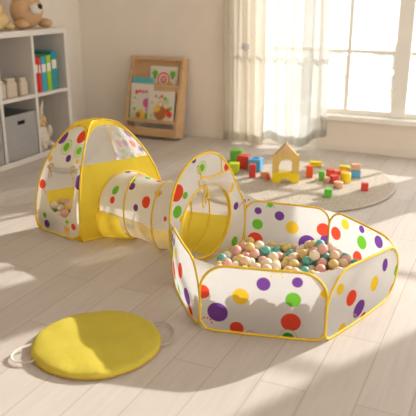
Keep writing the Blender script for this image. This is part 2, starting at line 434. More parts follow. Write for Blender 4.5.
# ------------------------------------------------------------------ cube shelf on the left
sh = thing('cube_shelf', 'white open cube shelf against the left wall', 'shelf', (-4.2, 4.5, 0))
X0, X1 = -4.44, SX
def board(name, a, b): MB().box(a, b, .003).build(name, M['white'], sh)
board('top_board', (X0, 3.73, 1.115), (X1, 5.22, 1.165)); board('bottom_board', (X0, 3.73, 0), (X1, 5.22, .05))
board('side_panel', (X0, 5.17, .05), (X1, 5.22, 1.115)); board('side_panel', (X0, 3.73, .05), (X1, 3.78, 1.115))
for y in (4.695, 4.235): board('divider', (X0, y, .05), (X1 - .004, y + .034, 1.115))
for a, b in ((3.78, 4.235), (4.269, 4.695), (4.729, 5.17)): board('shelf_board', (X0, a, .570), (X1 - .004, b, .602))
board('back_panel', (X0 - .008, 3.73, 0), (X0, 5.22, 1.165))
# books, upper right cell: (y0, y1, height, colour, label)
bks = [(4.735, 4.775, .33, 'darkgreen', None), ]
def spine_book(y0, y1, h, d, key, label, x1=SX - .025):
    root = thing('book', label, 'book', ((x1 - d / 2), (y0 + y1) / 2, .602), 'books in the upper shelf cell')
    z = .603; t = .004
    c = MB(); c.box((x1 - d, y0, z), (x1, y0 + t, z + h), .001); c.box((x1 - d, y1 - t, z), (x1, y1, z + h), .001); c.box((x1 - t, y0, z), (x1, y1, z + h), .0015)
    c.build('cover', M[key], root)
    MB().box((x1 - d + .006, y0 + t, z + .004), (x1 - t, y1 - t, z + h - .006), 0).build('pages', M['paper'], root)
    MB().box((x1 - .001, y0 + .008, z + h * .55), (x1 + .0012, y1 - .008, z + h * .78), 0).build('spine_label', M['paper'], root)
spine_book(4.742, 4.788, .325, .26, 'bookred', 'red book standing leftmost in the upper shelf cell')
spine_book(4.791, 4.826, .315, .24, 'red', 'thinner red book beside the leftmost one on the shelf')
spine_book(4.831, 4.902, .32, .25, 'bookblue', 'light blue book standing between the red and lime books')
spine_book(4.907, 4.975, .325, .25, 'booklime', 'lime green book standing between two blue books')
spine_book(4.981, 5.062, .355, .27, 'teal', 'tall teal book at the right end of the row')
gb = MB().box((SX - .36, 4.735, .603), (SX - .335, 5.04, .603 + .365), .003).build('picture_book', M['darkgreen'], loc=(SX - .35, 4.86, .603))
tag(gb, 'dark green book standing behind the row of upright books', 'book', 'books in the upper shelf cell')
# little beige blocks, upper middle cell
def beige_block(y, x, w_, h, label, notch):
    root = thing('wooden_figure', label, 'wooden toy', (x, y, .602), 'beige toys on the shelf')
    MB().box((x - .04, y - w_ / 2, .6025), (x + .04, y + w_ / 2, .6025 + h * .82), .012, 3).build('body', M['beige'], root)
    MB().box((x - .033, y - w_ / 2 * notch, .6025 + h * .8), (x + .033, y + w_ / 2 * notch, .6025 + h), .012, 3).build('cap', M['beige'], root)
beige_block(4.335, SX - .10, .10, .155, 'beige wooden toy, leftmost on the middle upper shelf', .7)
beige_block(4.455, SX - .09, .125, .165, 'wide beige wooden toy in the middle of the upper shelf', .85)
beige_block(4.61, SX - .09, .10, .155, 'beige wooden toy beside the shelf divider', .8)
# grey storage boxes
def storage(y0, y1, label):
    root = thing('storage_box', label, 'storage box', ((X0 + X1) / 2, (y0 + y1) / 2, .05), 'grey storage boxes in the shelf')
    z0, z1 = .0505, .455; x0, x1 = X0 + .03, X1 - .012; t = .008; hy = (y0 + y1) / 2
    m = MB(); m.box((x0, y0, z0), (x1, y1, z0 + t), .002); m.box((x0, y0, z0), (x0 + t, y1, z1), .002)
    m.box((x0, y0, z0), (x1, y0 + t, z1), .002); m.box((x0, y1 - t, z0), (x1, y1, z1), .002)
    # front with a hand slot
    m.box((x1 - t, y0, z0), (x1, y1, .36), .002); m.box((x1 - t, y0, .395), (x1, y1, z1), .002)
    m.box((x1 - t, y0, .36), (x1, hy - .05, .395), 0); m.box((x1 - t, hy + .05, .36), (x1, y1, .395), 0)
    m.build('box_body', M['grey'], root)
    MB().box((x1 - .05, hy - .058, .35), (x1 - t - .001, hy + .058, .405), 0).build('slot_shade_block', M['dark'], root)  # near-black block behind the slot, its colour stands in for the inner shade
    MB().box((x1 - t - .001, y0, z1 - .012), (x1 + .002, y1, z1 + .002), .002).build('rim', M['grey'], root)
storage(4.275, 4.69, 'grey felt storage box with hand slot in the lower middle cell')
storage(3.80, 4.23, 'grey storage box at the left picture edge in the lower shelf')
# plush bunny, lower right cell
bn = thing('plush_bunny', 'cream plush bunny with long ears sitting in the lower right shelf cell', 'plush toy', (SX - .12, 4.86, .05))
bx, by = SX - .12, 4.86
MB().ell((bx, by, .145), (.075, .095, .098)).ell((bx, by, .20), (.06, .08, .09)).build('body', M['plushwhite'], bn)
hd = MB().ell((bx + .01, by, .315), (.062, .07, .06)).build('head', M['plushlight'], bn)
for s_ in (-1, 1):
    MB().ell((bx, by + s_ * .032, .42), (.016, .024, .085), fn=lambda d, p: p + np.array((0, s_ * .03 * max(0, d[2]), 0))).build('ear', M['plushwhite'], bn)
    MB().ell((bx + .062, by + s_ * .055, .088), (.05, .032, .034)).build('foot', M['plushwhite'], bn)
    MB().ell((bx + .05, by + s_ * .075, .215), (.03, .022, .06)).build('arm', M['plushwhite'], bn)
    MB().ell((bx + .068, by + s_ * .025, .325), (.006, .007, .007), 10, 6).build('eye', M['black'], bn)
MB().ell((bx + .073, by, .305), (.007, .01, .007), 10, 6).build('nose', M['black'], bn)
# bear on top of the shelf
ZT = 1.165
bc = np.array((-4.13, 4.855, ZT + .002))
be = thing('teddy_bear', 'brown plush teddy with white muzzle sitting on top of the shelf', 'plush toy', tuple(bc))
def bearfn(d, p): return p * np.array((1, 1 - .10 * max(0, d[2]), 1))
MB().ell(bc + (0, .05, .158), (.13, .172, .158), 32, 20, bearfn).ell(bc + (.0, .05, .33), (.125, .160, .155), 32, 20).build('body', M['plush'], be)
mz = MB().ell(bc + (.130, .02, .172), (.045, .072, .056)).build('muzzle', M['plushwhite'], be)
MB().ell(bc + (.166, .035, .192), (.018, .034, .026), 16, 10).build('nose', M['black'], mz)
for s_ in (-1, 1):
    MB().ell(bc + (.09, .02 + s_ * .165, .044), (.075, .058, .042)).build('foot', M['plush'], be)
    MB().ell(bc + (0, .05 + s_ * .12, .475), (.03, .06, .06)).build('ear', M['plush'], be)
    MB().ell(bc + (.113, .055 + s_ * .075, .345), (.012, .015, .015), 12, 8).build('eye', M['black'], be)
pc = np.array((-4.12, 4.475, ZT + .002))
pl = thing('plush_toy', 'small tan plush toy left of the teddy on the shelf top', 'plush toy', tuple(pc))
MB().ell(pc + (0, 0, .085), (.10, .14, .085)).build('body', M['plushlight'], pl)
MB().ell(pc + (.02, -.03, .18), (.075, .085, .075)).build('head', M['plushlight'], pl)
for s_ in (-1, 1):
    MB().ell(pc + (.01, -.03 + s_ * .07, .24), (.02, .03, .03)).build('ear', M['plushlight'], pl)
    MB().ell(pc + (.07, s_ * .08, .035), (.06, .045, .034)).build('foot', M['plushlight'], pl)

for o in COL.objects:      # the shelf and all that stands in and on it, a touch further along the wall
    if o.parent is None and o.location.x < -3.9 and 3.7 < o.location.y < 5.3 and o.get('kind') is None and o.get('label'): o.location.y += .02
# ------------------------------------------------------------------ leaning book display rack
RX0, RXW = -3.745, .635
LE = math.atan2(.15, .81); RB = 5.945
def rk(p):
    u, d, v = p            # u across, d depth behind the front face, v up along the rack
    return np.array((RX0 + u, RB + v * math.sin(LE) + d * math.cos(LE), v * math.cos(LE) - d * math.sin(LE) + .021))
rack = thing('book_rack', 'oak book display rack leaning on the back wall', 'book rack', (RX0 + RXW / 2, RB + .04, 0))
def rbox(name, a, b, mat=M['rackwood'], bev=.004): return MB().box(a, b, bev, xf=rk).build(name, mat, rack)
FR = .09                                 # the tiers step forward towards the foot
def front(v): return -FR * (1 - v / .83)
def side(u):
    P = [rk((x, d, v)) for x in (u, u + .03) for d, v in ((front(0), 0), (.10, 0), (.10, .83), (front(.83), .83))]
    MB().add(P, [(0, 1, 2, 3), (7, 6, 5, 4), (0, 4, 5, 1), (1, 5, 6, 2), (2, 6, 7, 3), (3, 7, 4, 0)], None, False).build('side_panel', M['rackwood'], rack)
for u in (0, RXW - .03): side(u)
rbox('top_panel', (.03, .05, .50), (RXW - .03, .066, .825)); rbox('middle_panel', (.03, .06, .17), (RXW - .03, .076, .50))
rbox('top_rail', (.03, .01, .79), (RXW - .03, .07, .825))
F1, F2 = front(.50), front(.15)
rbox('ledge', (.03, F1, .455), (RXW - .03, F1 + .014, .545)); rbox('ledge', (.03, F2, .135), (RXW - .03, F2 + .014, .175))
rbox('shelf_base', (.03, F1 + .012, .455), (RXW - .03, .06, .467)); rbox('shelf_base', (.03, F2 + .012, .135), (RXW - .03, .066, .147))
rbox('bottom_rail', (.03, front(.04), .0), (RXW - .03, front(.04) + .05, .085))
def cover_book(name, u0, u1, v0, v1, d0, mat, label, art, th=.012):
    root = thing(name, label, 'book', tuple(rk(((u0 + u1) / 2, d0, v0))), 'picture books on the rack')
    MB().box((u0, d0, v0), (u1, d0 + th, v1), .0015, xf=rk).build('cover', mat, root)
    MB().box((u0 + .004, d0 + .003, v0 + .004), (u1 + .002, d0 + th - .003, v1 + .001), 0, xf=rk).build('pages', M['paper'], root)
    return root
def art_mat(name, base, dots): return fabric(name, base, dots, trans=0.0)
def art_book(u0, u1, v0, v1, d0, dots, label, name):
    W_, H_ = u1 - u0, v1 - v0
    root = cover_book('picture_book', u0, u1, v0, v1, d0, M['paper'], label, None)
    MB().grid(lambda a, c: (rk((u0 + a * W_, d0 - .0012, v0 + c * H_)), (a * W_, c * H_)), 1, 1).build('cover_art', art_mat(name, srgb(238, 228, 212), dots), root)
DOT.update(B=srgb(190, 120, 70), K=srgb(226, 120, 170), T=srgb(80, 160, 60), W=srgb(240, 232, 216), S=srgb(240, 200, 90), L=srgb(206, 214, 160))
art_book(.225, .555, .50, .735, .03, [(.165, .10, .075, 'R'), (.165, .10, .058, 'W'), (.165, .10, .04, 'R'), (.165, .10, .022, 'W'), (.165, .10, .01, 'P'), (.06, .16, .035, 'G'), (.27, .16, .034, 'G'), (.06, .12, .014, 'T'), (.27, .12, .014, 'T'), (.12, .03, .03, 'S'), (.2, .03, .03, 'L'), (.25, .05, .03, 'S'), (.05, .05, .02, 'L')],
         'white picture book with red arch alone on the top rack tier', 'arch_cover')
art_book(.045, .315, .15, .54, F2 + .034, [(.20, .19, .05, 'K'), (.20, .12, .014, 'K'), (.20, .09, .012, 'K'), (.07, .30, .022, 'R'), (.11, .31, .018, 'R'), (.15, .305, .02, 'K'), (.19, .31, .014, 'R'), (.05, .24, .012, 'G'), (.09, .23, .01, 'L'), (.13, .06, .06, 'S'), (.05, .05, .045, 'L'), (.10, .06, .03, 'B'), (.05, .12, .02, 'G'), (.22, .05, .04, 'G'), (.03, .18, .012, 'S')],
         'picture book with pink tree cover, left on the lower rack tier', 'tree_cover')
art_book(.270, .580, .15, .475, F2 + .017, [(.15, .10, .075, 'B'), (.11, .14, .04, 'S'), (.15, .19, .035, 'O'), (.15, .19, .022, 'W'), (.26, .09, .035, 'R'), (.24, .13, .025, 'R'), (.27, .15, .02, 'G'), (.09, .27, .014, 'R'), (.16, .27, .018, 'R'), (.13, .255, .012, 'G'), (.22, .22, .03, 'L'), (.20, .25, .02, 'G'), (.05, .20, .016, 'L'), (.05, .06, .028, 'L'), (.15, .07, .05, 'B')],
         'picture book with brown basket cover, front right on the lower rack tier', 'basket_cover')
cover_book('picture_book', .045, .300, .15, .605, F2 + .050 - .0, M['cyan'], 'turquoise book peeking out behind the pink tree book', None, .009)

# ------------------------------------------------------------------ wooden blocks on the rug
def cube(name, cx, cy, sx, sy, sz, rot, key, label, z=RZ, group='toy blocks on the rug', hole=False):
    c, s_ = math.cos(rot), math.sin(rot)
    f = lambda p: np.array((cx + p[0] * c - p[1] * s_, cy + p[0] * s_ + p[1] * c, p[2]))
    o = MB().box((-sx / 2, -sy / 2, z), (sx / 2, sy / 2, z + sz), .005, 2, xf=f).build(name, M[key], loc=(cx, cy, z))
    return tag(o, label, 'toy block', group)
def cyl(name, cx, cy, r, h, key, label, z=RZ):
    o = MB().lathe((cx, cy, z), [(.001, 0), (r - .004, 0), (r, .004), (r, h - .004), (r - .004, h), (.001, h)], 28).build(name, M[key], loc=(cx, cy, z))
    for p in o.data.polygons: p.use_smooth = abs(p.normal.z) < .5
    return tag(o, label, 'toy block', 'toy blocks on the rug')
def prism(name, pts, depth, cx, cy, rot, key, label, z=RZ, group='toy blocks on the rug'):
    """block cut from an outline (x, z) with real thickness"""
    bm = bmesh.new(); vs = [bm.verts.new((x, -depth / 2, zz)) for x, zz in pts]
    f = bm.faces.new(vs); r = bmesh.ops.extrude_face_region(bm, geom=[f])
    for v in [e for e in r['geom'] if isinstance(e, bmesh.types.BMVert)]: v.co.y += depth
    bmesh.ops.recalc_face_normals(bm, faces=bm.faces[:]); bmesh.ops.triangulate(bm, faces=[q for q in bm.faces if len(q.verts) > 4])
    bm.verts.index_update(); c, s_ = math.cos(rot), math.sin(rot)
    V = [(cx + v.co.x * c - v.co.y * s_, cy + v.co.x * s_ + v.co.y * c, z + v.co.z) for v in bm.verts]
    F = [[v.index for v in q.verts] for q in bm.faces]; bm.free()
    o = MB().add(V, F, None, False).build(name, M[key], loc=(cx, cy, z))
    return tag(o, label, 'toy block', group)
def arch_pts(w_, h, ow, oh):
    a = [(-w_ / 2, 0), (-w_ / 2, h), (w_ / 2, h), (w_ / 2, 0), (ow / 2, 0)]
    s0 = max(0, oh - ow / 2); ry = oh - s0
    a += [(ow / 2 * math.cos(t), s0 + ry * math.sin(t)) for t in np.linspace(0, PI, 15)]
    return a + [(-ow / 2, 0)]
HR = .40; hx, hy = -1.564 - .423 * .035, 4.837 + .906 * .035
G2 = 'stacked block house'
prism('arch_block', arch_pts(.212, .085, .09, .035), .075, hx, hy, HR, 'yellow', 'yellow bridge block at the bottom of the block house', group=G2)
prism('arch_block', arch_pts(.212, .142, .110, .112), .07, hx, hy, HR, 'paleyellow', 'pale wooden arch block in the middle of the block house', RZ + .0855, G2)
prism('roof_block', [(-.088, 0), (0, .098), (.088, 0)], .07, hx, hy, HR, 'wood', 'wooden triangle roof block on top of the block house', RZ + .228, G2)
def off(x, y, d): return (x - .423 * d, y + .906 * d)
def cb(x, y, sx, sy, sz, rot, key, label, z=RZ): cx, cy = off(x, y, sy / 2); return cube('toy_block', cx, cy, sx, sy, sz, rot, key, label, z)
cb(-2.163, 5.246, .105, .105, .115, .25, 'green', 'large green cube, leftmost and farthest block on the rug')
cb(-2.025, 5.085, .10, .10, .115, .12, 'red', 'large red cube between the green and blue cubes')
cb(-2.045, 4.91, .085, .085, .085, .3, 'lime', 'lime yellow block peeking out behind the arched pit panel')
bb = cb(-1.900, 5.045, .108, .108, .108, .12, 'blue', 'large blue cube with a hole in its top behind the red brick')
hole = MB().lathe((bb.location.x, bb.location.y, 0), [(.001, RZ + .1085), (.032, RZ + .1085), (.034, RZ + .1095), (.032, RZ + .1082)], 24).build('hole_shade_disc', plain('hole_shade_blue', srgb(50, 110, 160), .6), bb)  # no hole is cut: darker blue disc paints the shade inside it
cb(-1.86, 4.862, .054, .045, .112, .35, 'red', 'red orange upright brick standing in front of the blue cube')
cb(-1.765, 4.90, .06, .06, .05, .6, 'pinkwood', 'natural pinkish block lying just left of the block house')
cb(-1.715, 4.845, .03, .04, .05, .3, 'orange', 'small orange end block lying against the left foot of the house')
cb(-1.43, 5.062, .054, .05, .098, .38, 'orange', 'orange upright brick right of the block house')
cb(-1.48, 5.43, .105, .06, .04, .2, 'yellow', 'flat yellow brick behind the orange upright brick')
cb(-1.312, 5.019, .05, .045, .078, .2, 'green', 'small green upright brick right of the orange brick')
cb(-1.272, 5.14, .056, .056, .066, .7, 'red', 'red cube just right of the small green upright brick')
cb(-1.190, 5.262, .15, .04, .036, .62, 'orange', 'long orange plank lying behind the yellow cylinder')
cb(-1.195, 4.983, .062, .062, .06, .55, 'red', 'red cube left of the yellow cylinder')
q = off(-1.112, 5.02, .044); cyl('toy_cylinder', q[0], q[1], .042, .082, 'yellow', 'upright yellow cylinder among the small blocks')
q = off(-1.13, 4.855, .036); cyl('toy_cylinder', q[0], q[1], .037, .048, 'pinkwood', 'short natural pink cylinder in front of the yellow cylinder')
q = off(-1.25, 4.965, .03); cyl('toy_cylinder', q[0], q[1], .030, .042, 'pinkwood', 'small natural disc block left of the front red cube')
cb(-1.143, 4.592, .06, .055, .064, .25, 'green', 'green cube nearest the ball pit on the rug edge')
cb(-.930, 4.878, .056, .05, .058, .22, 'red', 'lone red cube at the right edge of the rug')
cb(-1.080, 5.224, .082, .06, .062, .25, 'blue', 'blue brick under the natural wood brick')
cb(-1.080, 5.224, .078, .056, .05, .28, 'pinkwood', 'natural wood brick lying on the blue brick', RZ + .0625)
cb(-1.165, 5.325, .03, .03, .048, .3, 'green', 'small green brick left of the blue brick')
cb(-1.215, 5.40, .085, .05, .04, .1, 'yellow', 'flat yellow brick behind the long orange plank')
# ------------------------------------------------------------------ ball pit
pit = thing('ball_pit', 'six sided white pop up ball pit with coloured dots and golden edges', 'ball pit', (-.98, 3.0, 0))
DOTS = {
 0: [(0.012, 0.197, 0.0342, 'R'), (0.19, 0.194, 0.0383, 'Y'), (0.084, 0.102, 0.0482, 'P'), (0.174, 0.032, 0.0322, 'R'), (0.291, 0.264, 0.0311, 'P'), (0.419, 0.089, 0.0449, 'R'), (0.44, 0.285, 0.0241, 'P'), (0.425, 0.201, 0.0346, 'G'), (0.409, 0.008, 0.0265, 'DG'), (0.562, 0.24, 0.0219, 'Y'), (0.349, 0.300, 0.026, 'sunY'), (0.029, 0.04, 0.0278, 'sunR'), (0.238, 0.006, 0.0184, 'sunR')],
 1: [(0.379, 0.166, 0.0386, 'Y'), (0.496, 0.223, 0.032, 'P'), (0.177, 0.163, 0.0391, 'R'), (0.255, 0.078, 0.0473, 'P'), (0.639, 0.03, 0.0414, 'R'), (0.666, 0.134, 0.0309, 'G'), (0.13, 0.02, 0.0277, 'Y'), (0.316, 0.008, 0.0266, 'R'), (0.09, 0.235, 0.0269, 'Y'), (0.218, 0.037, 0.0235, 'sunY'), (0.557, 0.255, 0.0199, 'sunY')],
 2: [(0.166, 0.225, 0.0346, 'P'), (0.515, 0.157, 0.0396, 'R'), (0.443, 0.236, 0.0313, 'Y'), (0.307, 0.25, 0.022, 'P'), (0.304, 0.172, 0.0388, 'G'), (0.327, 0.074, 0.0365, 'R'), (0.24, 0.245, 0.0216, 'sunY')],
 3: [(0.0, 0.091, 0.0474, 'P'), (0.439, 0.223, 0.0226, 'P'), (0.305, 0.205, 0.0302, 'P'), (0.441, 0.135, 0.0338, 'G'), (0.224, 0.14, 0.0404, 'Y'), (0.453, 0.031, 0.0496, 'R'), (0.126, 0.052, 0.0541, 'P'), (0.034, 0.157, 0.0396, 'R'), (0.365, 0.27, 0.0181, 'G'), (0.363, 0.251, 0.0242, 'sunG')],
 4: [(0.623, 0.478, 0.0478, 'R'), (0.621, 0.371, 0.0349, 'G'), (0.432, 0.578, 0.040, 'ringG'), (0.619, 0.565, 0.03, 'ringG'), (0.497, 0.635, 0.0172, 'P'), (0.206, 0.538, 0.023, 'R'), (0.094, 0.269, 0.0241, 'P'), (0.104, 0.045, 0.0306, 'G'), (0.15, 0.40, 0.0293, 'Y'), (0.034, 0.25, 0.0243, 'sunR'), (.56, .45, .02, 'G'), (.585, .32, .02, 'Y')],
 5: [(0.056, 0.183, 0.0373, 'G'), (0.193, 0.225, 0.0306, 'Y'), (0.141, 0.109, 0.0472, 'R'), (0.318, 0.185, 0.0397, 'R'), (0.045, 0.255, 0.0212, 'P'), (0.424, 0.093, 0.0437, 'P'), (0.461, 0.03, 0.029, 'R'), (0.109, 0.255, 0.0209, 'P'), (0.25, 0.05, 0.03, 'G')],
}
RAD = {0: (.13, .12, .06, .05), 1: (.19, .14, .04, .16), 2: (.14, .11, .13, .04), 3: (.08, .09, .03, .03), 5: (.10, .17, .09, .07)}   # top s0, top s1, bottom s0, bottom s1
BOW = {0: .012, 1: .03, 2: .02, 3: .012, 5: .03}
def panel_geo(i):
    a = np.array((*HEX[i], 0.)); b = np.array((*HEX[(i + 1) % 6], 0.)); Wd = np.linalg.norm(b - a); d = (b - a) / Wd
    n = np.cross(d, (0, 0, 1.)); return a, d, n, Wd
def panel_to3(i):
    a, d, n, Wd = panel_geo(i); bw = BOW.get(i, 0)
    def f(s, z): 
        q = max(0, min(1, s / Wd)); return a + d * s + n * bw * math.sin(PI * q) * (.4 + .6 * math.sin(PI * min(1, max(0, z / .3)))) + np.array((0, 0, z))
    return f, Wd
Z0 = .007
def zlim(i, s, Wd):
    t0, t1, b0, b1 = RAD[i]; ph = PHS[i][0] + (PHS[i][1] - PHS[i][0]) * min(1, max(0, s / Wd)); top, bot = ph, Z0
    for r, e in ((t0, s), (t1, Wd - s)):
        if e < r: top = ph - r + math.sqrt(max(0, r * r - (r - e) ** 2))
    for r, e in ((b0, s), (b1, Wd - s)):
        if e < r: bot = Z0 + r - math.sqrt(max(0, r * r - (r - e) ** 2))
    return bot, max(top, bot + .002)
def col_s(u, Wd):     # more columns in the rounded ends
    return Wd * (.5 - .5 * math.cos(PI * u))
for i in (0, 1, 2, 3, 5):
    f, Wd = panel_to3(i)
    def g(u, v, i=i, f=f, Wd=Wd):
        s = col_s(u, Wd); b, t = zlim(i, s, Wd); z = b + (t - b) * v; return (f(s, z), (s, z))
    p = MB().grid(g, 48, 14).build('wall_panel', fabric('dotted_nylon_%d' % i, dots=DOTS[i], trans=.5), pit)
    loop = [f(s, zlim(i, s, Wd)[0]) for s in [col_s(k / 40, Wd) for k in range(41)]] + [f(s, zlim(i, s, Wd)[1]) for s in [col_s(k / 40, Wd) for k in range(40, -1, -1)]]
    MB().tube(loop, .0062, True, 8).build('edge_binding', M['gold'], p)
# arched entrance panel between the left and the back-left corner
a4, d4, n4, W4 = panel_geo(4)
L4 = a4 + d4 * W4
def arch3(s, z): 
    q = max(0, min(1, s / W4)); return L4 - d4 * s - n4 * .0 + n4 * .02 * math.sin(PI * q) * max(0, (z - .3) / .35) * -1 + np.array((0, 0, z))
ARCH = smooth_closed([(.06, .010), (.18, .008), (.3, .008), (.45, .008), (.60, .010), (.655, .05), (.672, .16), (.655, .275), (.594, .375), (.51, .506), (.4, .615), (.284, .657), (.157, .637), (.055, .55), (.002, .425), (-.012, .3), (-.006, .15), (.012, .04)], 6)
HOLE = [(.30 + .222 * math.cos(t), .25 + .222 * math.sin(t)) for t in np.linspace(0, 2 * PI, 72, endpoint=False)]
pm = fabric('dotted_nylon_arch', (.87, .855, .82), dots=[(W4 - s, z, r, c) for s, z, r, c in DOTS[4]], trans=.5)
ap = MB().ring(ARCH, HOLE, arch3, 120, 6).build('entrance_panel', pm, pit)
MB().tube([arch3(*p) for p in ARCH], .0066, True, 8).build('edge_binding', M['gold'], ap)
MB().tube([arch3(*p) for p in HOLE], .006, True, 8).build('mouth_binding', M['gold'], ap)
def on_arch(pts, k=-.006): return [arch3(*p) - n4 * .006 for p in smooth_open([np.array(p) for p in pts], 6)]
MB().tube(on_arch([(.235, .525), (.33, .512), (.48, .515)]), .005, False, 6).tube(on_arch([(.405, .61), (.415, .515)]), .0035, False, 6).tube(on_arch([(.205, .60), (.235, .525), (.215, .50), (.235, .47)]), .0035, False, 6).build('flap_seam', M['gold'], ap)
for pts in ([(.262, .468), (.268, .43), (.252, .385), (.262, .34)], [(.275, .468), (.292, .44), (.30, .40), (.278, .385), (.283, .36)]):
    MB().tube(on_arch(pts), .0042, False, 6).build('tie_ribbon', M['gold'], ap)
# rolled up sheer door flap over the mouth
fl = MB()
fl.grid(lambda u, v: arch3(.245 + .25 * u + .02 * v * (1 - u), .51 - (.045 + .10 * u ** 2) * v) - n4 * (.008 + .014 * math.sin(PI * v)), 16, 8)
fl.build('door_flap', fabric('sheer_flap', (.88, .83, .76), trans=.5, clear=.15), ap)
# corner gussets joining neighbouring panels
gus = fabric('gusset_nylon', trans=.5)
def top_edge(i, end, t):
    f, Wd = panel_to3(i); r = RAD[i][1 if end else 0]; e = r * (1 - math.cos(t * PI / 2)) if True else 0
    s = Wd - e if end else e
    return f(s, PHS[i][end] - r + r * math.sin(t * PI / 2))
for i in range(6):
    j = (i - 1) % 6
    if 4 in (i, j): continue
    MB().grid(lambda u, v: top_edge(j, 1, v * .8) * (1 - u) + top_edge(i, 0, v * .8) * u, 4, 10).build('corner_gusset', gus, pit)
ARC_R = [np.array(p) for p in smooth_open([(.594, .375), (.63, .325), (.655, .275), (.668, .22)], 5)]
ARC_L = [np.array(p) for p in smooth_open([(-.008, .33), (-.012, .3), (-.010, .25), (-.007, .18)], 5)]
wr = fabric('web_dotted', dots=[(.3, .55, .10, 'P'), (.62, .35, .07, 'R'), (.75, .7, .06, 'R')], trans=.5)
MB().grid(lambda u, v: arch3(*ARC_R[int(round(v * 15))]) * (1 - u) + top_edge(3, 1, .95 * (1 - v) ** .8 ) * u, 6, 15).build('corner_gusset', wr, pit)
MB().grid(lambda u, v: arch3(*ARC_L[int(round(v * 15))]) * (1 - u) + top_edge(5, 0, .9 * (1 - v)) * u, 6, 15).build('corner_gusset', gus, pit)
m = MB(); cc = np.mean(np.array(HEX), axis=0)
V = [(*(cc + (np.array(h) - cc) * .985), .006) for h in HEX]
m.add([(p[0], p[1], .006) for p in V] + [(p[0], p[1], .001) for p in V], [(0, 1, 2, 3, 4, 5), (11, 10, 9, 8, 7, 6)] + [(k, k + 6, (k + 1) % 6 + 6, (k + 1) % 6) for k in range(6)], None, False).build('floor_sheet', fabric('pit_floor', trans=.05), pit)

# ------------------------------------------------------------------ crawl tunnel
tn = thing('crawl_tunnel', 'white dotted pop up crawl tunnel joining the tent and the ball pit', 'play tunnel', (-1.84, 3.27, 0))
TD = [(0.701, 0.176, 0.0333, 'G'), (0.843, 0.156, 0.0212, 'R'), (0.699, 0.246, 0.025, 'R'), (0.537, 0.122, 0.0296, 'P'), (0.558, 0.077, 0.0248, 'G'), (0.47, -0.027, 0.0251, 'G'), (0.356, -0.033, 0.0288, 'R'), (0.361, 0.193, 0.0396, 'R'), (0.45, 0.249, 0.0225, 'P'), (0.277, 0.115, 0.0245, 'sunO'), (0.803, -0.009, 0.0215, 'P'), (0.175, 0.268, 0.0153, 'R'), (0.368, 0.065, 0.0143, 'sunY'), (0.15, 0.02, 0.035, 'G'), (0.6, -0.05, 0.025, 'R')]
def skin(t0, t1, n): return MB().grid(lambda u, v: (tun(.02 + 2.96 * u, t0 + (t1 - t0) * v), ((.02 + 2.96 * u) * .28, (t0 + (t1 - t0) * v) * .205)), 42, n)
R_ = math.radians
skin(R_(-30), R_(94), 24).build('top_cover', fabric('tunnel_dotted', (.87, .855, .82), dots=TD, trans=.5), tn)
net_t = fabric('tunnel_mesh', (.90, .82, .66), trans=.5, clear=.5)
skin(R_(94), R_(182), 16).build('side_mesh', net_t, tn)
skin(R_(-98), R_(-30), 14).build('side_mesh', net_t, tn)
skin(R_(182), R_(262), 16).build('yellow_base', M['yellow_cloth'], tn)
for l in (.36, .70):
    MB().tube([tun(l, R_(t)) for t in np.linspace(-178, -8, 30)], .005, False, 8).build('inner_seam', M['gold'], tn)
for l in (.03, 1, 2, 2.97):
    MB().tube([tun(l, 2 * PI * k / 56) for k in range(56)], .0062, True, 8).build('hoop', M['gold'], tn)

# ------------------------------------------------------------------ pop-up tent
tent = thing('play_tent', 'yellow and white dotted pop up play tent with an open window', 'play tent', (float(TC[0]), float(TC[1]), 0))
def face3(A, B, push=0.0):
    Wd = np.linalg.norm(B - A)
    def f(a, z):
        k = max(tk(z), .004); return np.array(tent_pt(A, B, min(1.0, max(0.0, .5 + a / (Wd * k))), z))
    return f, Wd
def outline(Wd, z0, z1, cr, inset=0.0, n=26):
    """closed outline of a tent face from z0 to z1, lower corners rounded by cr"""
    R = []
    for k in range(n + 1):
        z = z0 + (z1 - z0) * (1 - (1 - k / n) ** 1.6); h = max(.002, Wd / 2 * tk(z) - inset)
        if cr and z - z0 < cr: h -= cr - math.sqrt(max(0, cr * cr - (cr - (z - z0)) ** 2))
        R.append((max(.002, h), z))
    return R + [(-h, z) for h, z in R[::-1]]
TDOT = [(-0.105, 0.612, 0.0422, 'P'), (0.064, 0.632, 0.0377, 'R'), (-0.03, 0.561, 0.0458, 'ringG'), (0.095, 0.555, 0.0409, 'ringG'), (0.026, 0.5, 0.022, 'P'), (-0.15, 0.557, 0.0227, 'R'), (0.114, 0.495, 0.0136, 'Y'), (-0.162, 0.309, 0.0307, 'R'), (0.185, 0.38, 0.0472, 'P'), (-0.129, 0.109, 0.0179, 'G'), (-0.111, 0.053, 0.0266, 'P'), (0.154, 0.091, 0.0207, 'R'), (0.223, 0.317, 0.0337, 'R'), (-0.215, 0.062, 0.0219, 'Y'), (0.09, 0.056, 0.0293, 'ringY'), (0.094, 0.111, 0.0209, 'ringG'), (-0.144, 0.254, 0.0213, 'sunR'), (-0.14, 0.475, 0.018, 'sunO'), (0.165, 0.465, 0.018, 'sunO')]
fA, WA = face3(TL, TF)
def arch_in(z, top=.695, k=.97):
    return k * max(0.0, 1 - (max(z, 0) / top) ** 2.8) ** .5
def arch_outline(Wd, z0, top, cr, k, n=30):
    R = []
    for q in range(n + 1):
        z = z0 + (top - z0) * (1 - (1 - q / n) ** 1.8); h = Wd / 2 * min(arch_in(z, top, k), tk(z) if z < .3 else 9)
        if cr and z - z0 < cr: h -= cr - math.sqrt(max(0, cr * cr - (cr - (z - z0)) ** 2))
        R.append((max(.0015, h), z))
    return R + [(-h, z) for h, z in R[::-1]]
OUT_A = arch_outline(WA, .008, .692, .075, .995)
